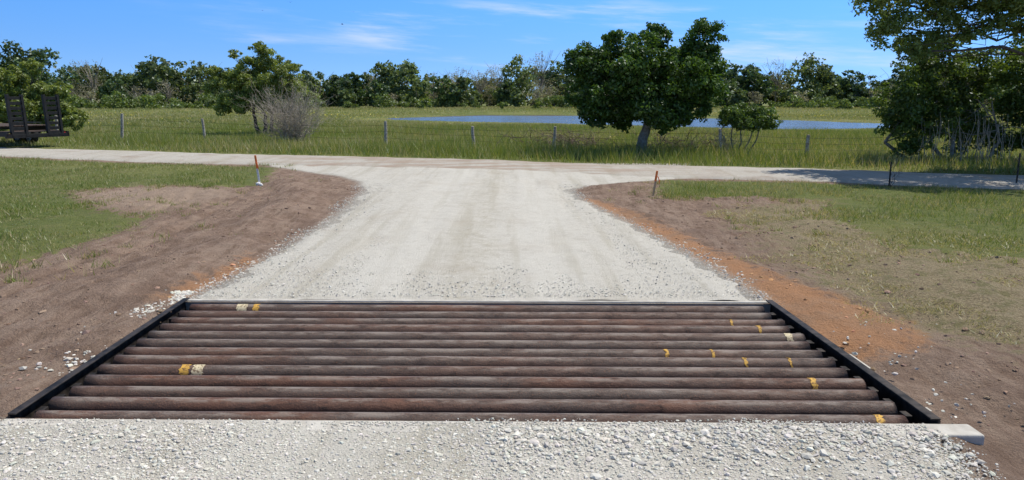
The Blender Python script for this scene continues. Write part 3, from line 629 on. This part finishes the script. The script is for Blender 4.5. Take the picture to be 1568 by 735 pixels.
stake(-5.26,15.3,.62,-.1,WHT,True); stake(2.67,13.8,.44,.14,LW,False)
for x,y,h in ((7.75,15.1,.5),(10.5,15.3,.66)):
    e=empty('metal_t_post'); pbox('flange',e,(x,y,h/2-.05),(.03,.006,h+.1),STEEL,.3); pbox('stem',e,(x,y+.018,h/2-.05),(.006,.028,h+.1),STEEL,.3)
    for q in range(6): pbox(f'stud_{q}',e,(x,y-.008,.1+q*h*.15),(.02,.008,.01),STEEL,.3,bev=0)

# ---------------------------------------------------------------- equipment trailer
tr=empty('equipment_trailer')
AX=np.array([-.86,.51]); AX/=np.hypot(*AX); PX=np.array([AX[1],-AX[0]]); T0=np.array([-17.4,27.3]); TR_ROT=math.atan2(AX[1],AX[0])
def TB(name,a,w,z,sa,sw,sz,m,tilt=0.,bev=.006):
    c=T0+AX*a+PX*w; pbox(name,tr,(c[0],c[1],z),(sa,sw,sz),m,TR_ROT,(AX[0]*tilt,AX[1]*tilt),bev)
BLK=m_simple('black_paint',(.006,.006,.007),(.016,.015,.014),9,.6,0,.2,.004)
PLANK=m_simple('deck_plank',(.05,.035,.028),(.10,.07,.055),9,.9); TIRE=m_simple('tyre_rubber',(.015,.015,.015),(.03,.03,.03),9,.9); RED=m_simple('red_lens',(.5,.02,.02),(.4,.01,.01),9,.3)
for s_ in (-1,1):
    TB('side_beam',3.8,s_*1.05,.66,5.6,.08,.2,BLK); TB('beavertail_beam',.45,s_*1.05,.52,1.1,.08,.14,BLK,0)
    for q in (-.24,.24): TB('ramp_stile',.0,s_*.62+q,1.19,.13,.085,1.48,BLK,.06)
    for r_ in range(8): TB(f'ramp_rung_{r_}',.0+.06*(r_*.18-.6),s_*.62,.54+r_*.18,.08,.42,.11,BLK)
    TB('ramp_brace',.35,s_*.62,.95,.05,.06,.75,BLK,-.6)
    TB('tail_light',-.02,s_*.98,.52,.03,.12,.07,RED)
    for k,a in enumerate((2.9,3.8)):
        c=T0+AX*a+PX*s_*1.22; T=Tubes()
        pr=[(-.12,.28),(-.11,.36),(-.07,.385),(.07,.385),(.11,.36),(.12,.28)]
        T.add([(c[0]+PX[0]*o,c[1]+PX[1]*o,.385) for o,_ in pr],[r for _,r in pr],24); T.mk('tyre',TIRE,tr)
        T=Tubes(); T.add([(c[0]+PX[0]*o,c[1]+PX[1]*o,.385) for o in (-.1,-.095,.095,.1)],[.02,.27,.27,.02],20); T.mk('wheel_rim',WHT,tr)
    TB('fender',3.35,s_*1.22,.86,2.1,.3,.03,BLK)
for k in range(8): TB(f'deck_plank_{k}',3.8,-.92+k*.263,.785,5.5,.245,.04,PLANK)
TB('beavertail_deck',.5,0,.60,1.0,1.95,.03,PLANK); TB('rear_bumper',-.05,0,.46,.1,2.2,.14,BLK); TB('headboard',6.6,0,1.1,.06,2.1,.6,BLK)
for s_ in (-1,1): TB('tongue_beam',7.3,s_*.4,.62,1.5,.09,.12,BLK)
TB('coupler',8.05,0,.6,.3,.9,.12,BLK); TB('jack',7.6,0,.4,.09,.09,.85,BLK)

# ---------------------------------------------------------------- birds
BK=m_simple('dark_feathers',(.02,.02,.02),(.04,.035,.03),9,.8)
def bird(x,y,z,s_,yaw,flap):
    e=empty('bird'); c,n_=math.cos(yaw),math.sin(yaw)
    def Rr(v): v=np.array(v,float)*s_; return np.stack([v[:,0]*c-v[:,1]*n_+x,v[:,0]*n_+v[:,1]*c+y,v[:,2]+z],1)
    T=Tubes(); T.add(Rr([(0,-.5,0),(0,-.38,.02),(0,-.1,.0),(0,.2,.0),(0,.34,.03),(0,.45,.04),(0,.55,.02)]),np.array([.02,.05,.1,.1,.055,.06,.01])*s_,8); T.mk('body',BK,e)
    for sg in (-1,1):
        v=Rr([(0,.2,.05),(0,-.1,.05),(sg*.5,-.02,.05+flap),(sg*.5,.28,.07+flap),(sg*1.1,-.12,.05+flap*.7),(sg*1.0,.12,.05+flap*.7)])
        mk('wing',v,np.array([(0,1,2,3),(3,2,4,5)]),BK,parent=e)
    mk('tail',Rr([(-.05,-.4,0),(.05,-.4,0),(.14,-.75,0),(-.14,-.75,0)]),np.array([(0,1,2,3)]),BK,parent=e)
for x,y,z,s_,a,f in ((-17.3,60,9.2,.17,.5,.3),(-13.3,60,7.55,.2,2.1,.2),(-19.5,60,8.6,.12,1.2,-.1),(-14.5,70,9.6,.14,.1,.3)): bird(x,y,z,s_,a,f)

# ---------------------------------------------------------------- sky, sun, camera
el,az=math.radians(60),math.radians(62)
w=bpy.data.worlds.new('World'); sc.world=w; w.use_nodes=True; t=NT(w.node_tree)
g=t.n('ShaderNodeTexCoord').outputs['Generated']
sp=t.n('ShaderNodeSeparateXYZ',{0:g}); 
z2=t.mth('ADD',t.mth('MULTIPLY',t.mth('MAXIMUM',sp.outputs[2],0.),2.6),.14)
cv=t.n('ShaderNodeCombineXYZ',{0:sp.outputs[0],1:sp.outputs[1],2:z2}).outputs[0]
nv=t.n('ShaderNodeVectorMath',{0:cv},operation='NORMALIZE').outputs[0]
sky=t.n('ShaderNodeTexSky',{'Vector':nv},sky_type='NISHITA',sun_disc=False,sun_elevation=el,sun_rotation=az,air_density=1.,dust_density=.1,ozone_density=1.8)
skt=t.mix(t.rng(sp.outputs[2],.0,.14),(.95,1.18,1.42),(.82,1.48,2.0))
skt=t.mix(t.rng(sp.outputs[2],.2,.5),skt,(.9,.88,.82))
skm=t.mix(1.,sky.outputs[0],skt,'MULTIPLY')
azm=t.mth('ARCTAN2',sp.outputs[0],sp.outputs[1])
q=t.n('ShaderNodeCombineXYZ',{0:t.mth('MULTIPLY',azm,3.),1:t.mth('ADD',t.mth('MULTIPLY',sp.outputs[2],28.),t.mth('MULTIPLY',azm,1.6)),2:.3}).outputs[0]
cn=t.noise(q,1.5,8,.62); big=t.noise(t.scale(q,(.5,.35,1.)),1.3,2,.5)
cl_=t.mth('MULTIPLY',t.rng(cn,.46,.78),t.rng(big,.46,.62))
cl_=t.mth('MULTIPLY',cl_,.6)
skc=t.mix(cl_,skm,(6.8,7.2,7.6))
bg=t.n('ShaderNodeBackground',{'Color':skc,'Strength':.125})
t.n('ShaderNodeOutputWorld',{'Surface':bg.outputs[0]})
sl=bpy.data.lights.new('sun','SUN'); sl.energy=5.0; sl.angle=math.radians(.53); sl.color=(1,.95,.86)
so=link(bpy.data.objects.new('sun',sl)); s=Vector((math.cos(el)*math.sin(az),math.cos(el)*math.cos(az),math.sin(el)))
so.rotation_euler=(-s).to_track_quat('-Z','Y').to_euler(); so.location=s*50
cam=bpy.data.cameras.new('camera'); cam.sensor_width=36; cam.lens=25.94; cam.clip_end=9000; cam.clip_start=.05
co=link(bpy.data.objects.new('camera',cam)); co.location=(0,0,1.75); co.rotation_euler=(math.radians(90-10.773),0,0)
sc.camera=co
